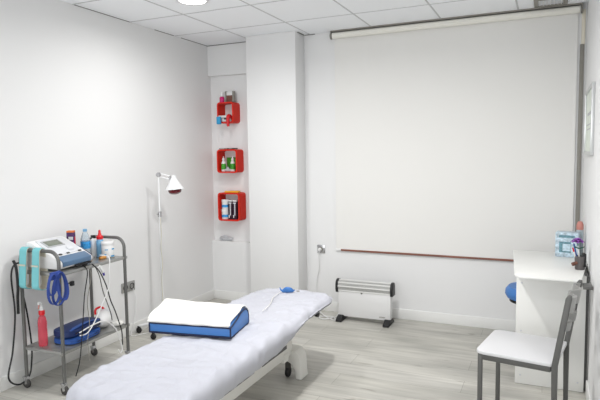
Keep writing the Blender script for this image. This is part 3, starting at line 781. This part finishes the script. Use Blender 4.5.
o = thing('handpiece', 'small purple-tipped white handpiece hanging at the shelf edge below the console', 'probe', TP(XF+.012, .035, .70), TRZ)
MB().tube([(0, -.02, .06), (0, .0, .03), (0, .012, .01)], [.007, .009, .009], 12).build('grip', M['white'], o)
MB().tube([(0, .012, .01), (0, .02, -.012)], [.009, .007], 12).build('tip', mat('purple_tip', (70, 60, 150), .4), o)

# lower shelf
o = thing('spray_bottle', 'red transparent spray bottle with a white nozzle on the trolley lower shelf', 'bottle', TP(-.062, -.250, SB), TRZ)
MB().lathe([(0, 0), (.030, 0), (.033, .005), (.034, .02), (.033, .10), (.031, .115), (.033, .13), (.033, .15), (.026, .178), (.016, .192), (.014, .2), (0, .2)], n=26).build('bottle_body', M['redliq'], o)
MB().lathe([(.017, .196), (.0225, .198), (.0225, .22), (.018, .226), (0, .226)], n=22).build('screw_collar', M['redcap'], o)
MB().tube(smooth_path([(0, 0, .224), (0, 0, .25), (.0, -.008, .268), (0, -.028, .272)], 4), [.015]*5+[.014, .014, .013, .013, .012, .011, .010, .009], 14).build('spray_head', M['white'], o)
MB().tube([(.0, -.022, .262), (.006, -.034, .24)], [.006, .004], 10).build('trigger', M['skin'], o)
o.scale = (.86, .86, 1.04)
def pouch(sx, sy, sz, seed):
    b = MB(); bmesh.ops.create_cube(b.bm, size=2); bmesh.ops.subdivide_edges(b.bm, edges=b.bm.edges[:], cuts=7, use_grid_fill=True)
    for v in b.bm.verts:
        c = v.co.copy(); d = Vector((math.copysign(abs(c.x)**1, c.x), c.y, c.z))
        f = max(abs(c.x), abs(c.y)); zz = c.z*(1-.55*max(0, f-.3)**1.5)
        k = .12*noise.noise(Vector((c.x*2+seed, c.y*2, c.z)))
        r = (c.x**4+c.y**4)**.25; sc_ = 1 if r < 1e-5 else max(abs(c.x), abs(c.y))/r*1.0
        v.co = Vector((c.x*sx*(sc_*.9+.1)+k*.02, c.y*sy*(sc_*.9+.1)+k*.02, zz*sz*(1+k)+sz*(.0)))
    zmin = min(v.co.z for v in b.bm.verts)
    for v in b.bm.verts: v.co.z -= zmin
    for f in b.bm.faces: f.smooth = True
    return b
o = thing('blue_pouch', 'flat bright blue pouch lying underneath on the trolley lower shelf', 'pouch', TP(.045, -.060, SB), TRZ+.06)
pouch(.095, .150, .021, 3).build('pouch_body', M['royal2'], o); MB().tube([(.093, -.11, .021), (.094, .11, .021)], .0025, 6).build('zip_seam', M['navy'], o)
o = thing('blue_bag', 'dark blue padded bag stacked on the bright blue pouch in the trolley', 'bag', TP(.035, -.045, SB+.043), TRZ+.05)
pouch(.085, .165, .027, 8).build('bag_body', M['royal3'], o)
MB().strip(smooth_path([(.05, -.14, .046), (.055, -.05, .058), (.05, .05, .058), (.05, .14, .046)], 5), (1, 0, .1), .035, .004).build('bag_flap', M['royal2'], o)
MB().tube([(.085, -.12, .027), (.086, .12, .027)], .003, 6).build('zip_seam', M['black'], o)
MB().box((.078, .085, .044), (.004, .03, .010), .001, rot=Matrix.Rotation(-.5, 3, 'Y')).build('white_tag', M['ltblue'], o)
o = thing('shaker_bottle', 'white bottle with a red handle lying on its side on the trolley lower shelf', 'bottle', TP(.035, .20, SB), TRZ)
Rb = Matrix.Rotation(rad(-58), 3, 'Z') @ Matrix.Rotation(rad(90), 3, 'Y')
MB().lathe([(0, -.115), (.040, -.112), (.052, -.09), (.056, -.02), (.0, -.015)], (0.0, .0, .0585), 28, rot=Rb).build('bottle_body', M['devgrey'], o)
MB().lathe([(0, -.022), (.0565, -.020), (.058, .0), (.054, .04), (.036, .075), (.020, .10), (.0, .105)], (.0, .0, .0585), 28, rot=Rb).build('white_half', M['white'], o)
MB().tube(smooth_path([(-.045, .07, .10), (-.06, .05, .125), (-.065, .0, .12), (-.06, -.01, .085)], 5), .008, 10).build('red_handle', M['redcap'], o)
b = MB()
bmesh.ops.create_icosphere(b.bm, subdivisions=3, radius=1)
for v in b.bm.verts:
    k = 1+.25*noise.noise(v.co*2); zz = max(0, v.co.z*.022*k+.016)
    v.co = Vector((v.co.x*.040*k, v.co.y*.04*k, zz))
for f in b.bm.faces: f.smooth = True
tag(b.build('folded_cloth', M['towel'], None, TP(.115, .262, SB), TRZ, sharp=180), 'small crumpled white cloth at the far end of the trolley lower shelf', 'cloth')

# ------------------------------------------------------------------ desk
dk = thing('desk', 'white wall-side desk with a panel leg, against the right wall', 'desk', (0, 0, 0))
tp = []
def corner(cx, cy, r, a0):
    for i in range(7): a = rad(a0+i*15); tp.append((cx+r*math.cos(a), cy+r*math.sin(a)))
corner(-.168+.07, 3.468+.07, .07, 180); tp.append((.192, 3.462)); tp.append((.2525, 4.02)); tp.append((.2525, 4.40)); corner(-.218+.02, 4.40-.02, .02, 90)
MB().prism(tp, 'z', .737, .750, .003).build('desk_top', M['desk'], dk)
MB().box((.036, 3.710, .3645), (.395, .022, .725), .002).build('panel_leg', M['desk'], dk)
b = MB()
for (x, z) in ((-.13, .66), (-.13, .06), (.2, .06), (-.13, .35)): b.lathe([(0, .0), (.006, 0), (.006, .001), (0, .0015)], (x, 3.6985, z), n=10, rot=Matrix.Rotation(PI/2, 3, 'X'))
b.build('screw_cover', M['devgrey'], dk)
b = MB().box((.243, 3.735, .355), (.014, .03, .70), .002).box((.243, 4.33, .355), (.014, .03, .70), .002).box((.243, 4.03, .706), (.014, .6, .03), .002)
b.build('wall_frame', M['chairm'], dk)
MB().box((.226, 3.50, .712), (.05, .09, .02), .003).build('corner_bracket', M['steel'], dk)

# items on the desk
o = thing('tissue_box', 'blue patterned tissue box on the desk', 'box', (.143, 4.26, .7505), rad(-8))
MB().box((0, 0, .085), (.145, .10, .170), .003).build('carton', M['tissue'], o)
MB().box((-.01, -.0508, .07), (.075, .001, .075), .0).build('printed_panel', M['tissue2'], o)
MB().box((.0, -.0512, .068), (.05, .001, .05)).build('pale_window', M['label_p'], o)
MB().box((.0, -.0508, .145), (.10, .001, .018)).build('printed_title', M['tissue2'], o)
o = thing('pump_bottle', 'clear bottle with a pinkish rounded top by the wall behind the tissue box', 'bottle', (.223, 4.43-.09, .7505))
MB().lathe([(0, 0), (.022, 0), (.024, .004), (.024, .17), (.02, .19), (0, .19)], n=22).build('bottle_body', M['clear'], o)
MB().lathe([(.022, .18), (.0235, .185), (.023, .215), (.014, .238), (0, .242)], n=20).build('cap', M['skin'], o)
o = thing('pen_pot', 'grey and black pen pot at the wall side of the desk', 'pen pot', (.200, 3.80, .7505), rad(10))
MB().lathe([(0, 0), (.026, 0), (.028, .004), (.032, .085), (.029, .085), (.025, .006), (0, .006)], n=22).build('pot', M['potm'], o)
MB().box((.021, .0, .06), (.02, .05, .085), .004).build('dark_sleeve', M['black'], o)
MB().tube([(-.022, -.02, .045), (-.05, -.028, .035)], [.010, .012], 10).build('pot_ear', M['brownp'], o)
def pen(name, dx, dy, lean, L, m, m2, lab):
    o = thing(name, lab, 'pen', (.200+dx, 3.80+dy, .762))
    e = Vector((lean[0], lean[1], 1)).normalized()
    MB().tube([(0, 0, 0), tuple(e*L*.8)], .0042, 10).build('barrel', m, o); MB().tube([tuple(e*L*.8), tuple(e*L)], [.005, .004], 10).build('cap', m2, o)
pen('pen', -.008, -.006, (-.28, -.05), .13, M['white'], M['redcap'], 'white pen with a red end leaning left in the pen pot')
pen('pen', .002, .004, (-.10, .05), .135, M['white'], M['white'], 'plain white pen standing in the pen pot')
pen('pen', -.004, .010, (-.22, .12), .15, M['royal'], M['royal'], 'blue pen leaning in the pen pot under the flower')
o = thing('artificial_flower', 'violet artificial flower standing in the pen pot', 'flower', (.202, 3.806, .762))
MB().tube(smooth_path([(0, 0, 0), (-.005, .004, .08), (-.018, .008, .15)], 5), .0028, 8).build('stem', M['leaf'], o)
b = MB()
for ring, (n_, r_, tz) in enumerate(((8, .040, .0), (7, .030, .010), (5, .018, .018))):
    for k in range(n_):
        a = 2*PI*k/n_+ring*.3; d_ = Vector((math.cos(a), math.sin(a), 0)); q = Vector((-d_.y, d_.x, 0))
        c0 = Vector((-.018, .008, .152+tz))
        rows = [(0, .004, 0), (.45, .010, .010), (.8, .011, .012), (1, .004, .006)]
        V = [[b.bm.verts.new(c0+d_*r_*t+q*w_*s_+Vector((0, 0, hz-(.003 if s_ == 0 else 0)+th))) for s_ in (-1, 0, 1)] for th in (0, .0015) for t, w_, hz in rows]
        for base in (0, 4):
            for i in range(3):
                for j in range(2): b.bm.faces.new((V[base+i][j], V[base+i][j+1], V[base+i+1][j+1], V[base+i+1][j])).smooth = True
b.build('petals', M['flower'], o)
b = MB()
for a in (.4, 2.6, 4.4):
    d_ = Vector((math.cos(a), math.sin(a), .4)); b.tube([tuple(Vector((-.008, .005, .115))+d_*t*.035) for t in (0, .4, .8, 1)], [.002, .010, .008, .001], 8, flat=(.3, 1))
b.build('leaf', M['leaf'], o)

# framed certificate on the right wall
o = thing('picture_frame', 'framed certificate hanging on the right wall above the desk', 'picture', (XR, 4.10, 1.68))
fw, fh = .66, .44
b = MB()
for sy in (-1, 1): b.box((-.010, sy*(fw/2-.012), 0), (.02, .024, fh), .002)
for sz in (-1, 1): b.box((-.010, 0, sz*(fh/2-.012)), (.02, fw-.05, .024), .002)
b.build('frame', M['glassf'], o)
MB().box((-.006, 0, 0), (.008, fw-.045, fh-.045)).build('certificate_sheet', M['paper'], o)
MB().box((-.0105, 0, .05), (.001, .3, .02)).box((-.0105, 0, -.02), (.001, .4, .008)).box((-.0105, 0, -.05), (.001, .36, .008)).build('printed_text', M['lcdf'], o)

# ------------------------------------------------------------------ blue stool under the desk
st = thing('swivel_stool', 'swivel stool with a round blue seat, half hidden behind the desk panel', 'stool', (-.065, 4.20, 0))
MB().lathe([(0, .435), (.15, .435), (.182, .445), (.195, .47), (.192, .500), (.172, .525), (.10, .538), (0, .540)], n=44).build('seat', M['blue'], st)
MB().lathe([(0, .418), (.165, .418), (.165, .432), (0, .434)], n=30).build('seat_plate', M['black'], st)
MB().lathe([(0, .08), (.03, .08), (.03, .25), (.018, .255), (.018, .42), (0, .42)], n=20).build('gas_column', M['chrome'], st)
for k in range(5):
    a = rad(54+72*k); ex, ey = .19*math.cos(a), .19*math.sin(a)
    l_ = MB().tube([(0, 0, .095), (ex*.6, ey*.6, .08), (ex, ey, .058)], [.018, .015, .011], 10).build('base_leg', M['black'], st)
    MB().lathe([(0, -.01), (.02, -.01), (.024, -.005), (.024, .005), (.02, .01), (0, .01)], (ex, ey, .024), rot=Matrix.Rotation(PI/2, 3, 'X') @ Matrix.Rotation(a, 3, 'Y'), n=16).box((ex, ey, .05), (.014, .014, .022), .002).build('castor', M['rubber'], l_)

# ------------------------------------------------------------------ chair
ch = thing('side_chair', 'white chair with a grey metal frame in front of the desk', 'chair', (-.100, 3.10, 0), rad(-9.5))
sw, sd = .200, .186
def rrx(hx, hy, r): return rr(hx, hy, r, 48)
MB().prism(rrx(sd+.008, sw+.006, .035), 'z', .438, .456, .004).build('seat', M['chairw'], ch)
b = MB()
for sy in (-1, 1): b.box((0, sy*(sw-.012), .422), (2*sd-.03, .02, .028), .003)
for sx in (-1, 1): b.box((sx*(sd-.014), 0, .422), (.02, 2*sw-.03, .028), .003)
b.build('seat_frame', M['chairm'], ch)
for sy in (-1, 1):
    MB().box((-sd+.016, sy*(sw-.012), .22), (.022, .022, .44), .003).build('leg', M['chairm'], ch)
    prof = [(sd-.004, 0), (sd+.016, 0), (sd+.016, .44), (sd+.072, .785), (sd+.070, .80), (sd+.054, .80), (sd+.044, .785), (sd-.012, .44)]
    MB().prism(prof, 'y', sy*(sw-.010)-.011, sy*(sw-.010)+.011, .003).build('leg', M['chairm'], ch)
for zc, hh in ((.750, .075), (.640, .045)):
    L = []
    for i in range(33):
        u = i/32; y = (u*2-1)*(sw-.02); f = (zc-.44)/.36
        L.append((sd+.008+.054*f+.020*math.sin(u*4*PI), y, zc))
    b = MB().strip(L, (.16, 0, 1), hh, .012); b.build('back_slat', M['chairw'] if False else M['shelf'], ch)

# ------------------------------------------------------------------ lights
def area(name, loc, size, power, col=(1, .99, .975), spread=rad(168)):
    l = bpy.data.lights.new(name, 'AREA'); l.shape = 'DISK'; l.size = size; l.energy = power; l.color = col; l.spread = spread
    o = bpy.data.objects.new(name, l); COL.objects.link(o); o.location = loc; return o
PW = [9, 31, 0, 9, 62]
area('downlight_lamp', (-2.333, 3.365, H-.02), .19, PW[0])
area('downlight_lamp', (-1.133, 2.765, H-.02), .19, PW[1])
area('downlight_lamp', (-.533, .965, H-.02), .19, PW[3])
dl = area('fill_opening_light', (WX, YF-T+.02, WZ), 1, PW[4], (.97, .985, 1)); dl.data.shape = 'RECTANGLE'; dl.data.size = WW; dl.data.size_y = WH  # added fill light, spans the made-up opening behind the camera
dl.rotation_euler = (PI/2, 0, 0)
W = bpy.data.worlds.new('World'); S.world = W; W.use_nodes = True
W.node_tree.nodes['Background'].inputs['Color'].default_value = (.9, .95, 1, 1); W.node_tree.nodes['Background'].inputs['Strength'].default_value = .3

# ------------------------------------------------------------------ camera
f, pit, rol, yaw = 549.575, rad(-4.6888), rad(-.7988), rad(24.2143)
F = Vector((-math.sin(yaw)*math.cos(pit), math.cos(yaw)*math.cos(pit), math.sin(pit)))
R = Vector((math.cos(yaw), math.sin(yaw), 0)); U = R.cross(F)
R2 = R*math.cos(rol)+U*math.sin(rol); U2 = -R*math.sin(rol)+U*math.cos(rol)
cd = bpy.data.cameras.new('camera'); co = bpy.data.objects.new('camera', cd); COL.objects.link(co)
cd.sensor_width = 36; cd.sensor_fit = 'HORIZONTAL'; cd.lens = f*36/600; cd.clip_start = .02
co.matrix_world = Matrix(((R2.x, U2.x, -F.x, 0), (R2.y, U2.y, -F.y, 0), (R2.z, U2.z, -F.z, 1.4868), (0, 0, 0, 1)))
S.camera = co
S.view_settings.view_transform = 'Standard'; S.view_settings.look = 'None'; S.view_settings.gamma = 1
S.view_settings.use_curve_mapping = False; S.view_settings.exposure = 0.07
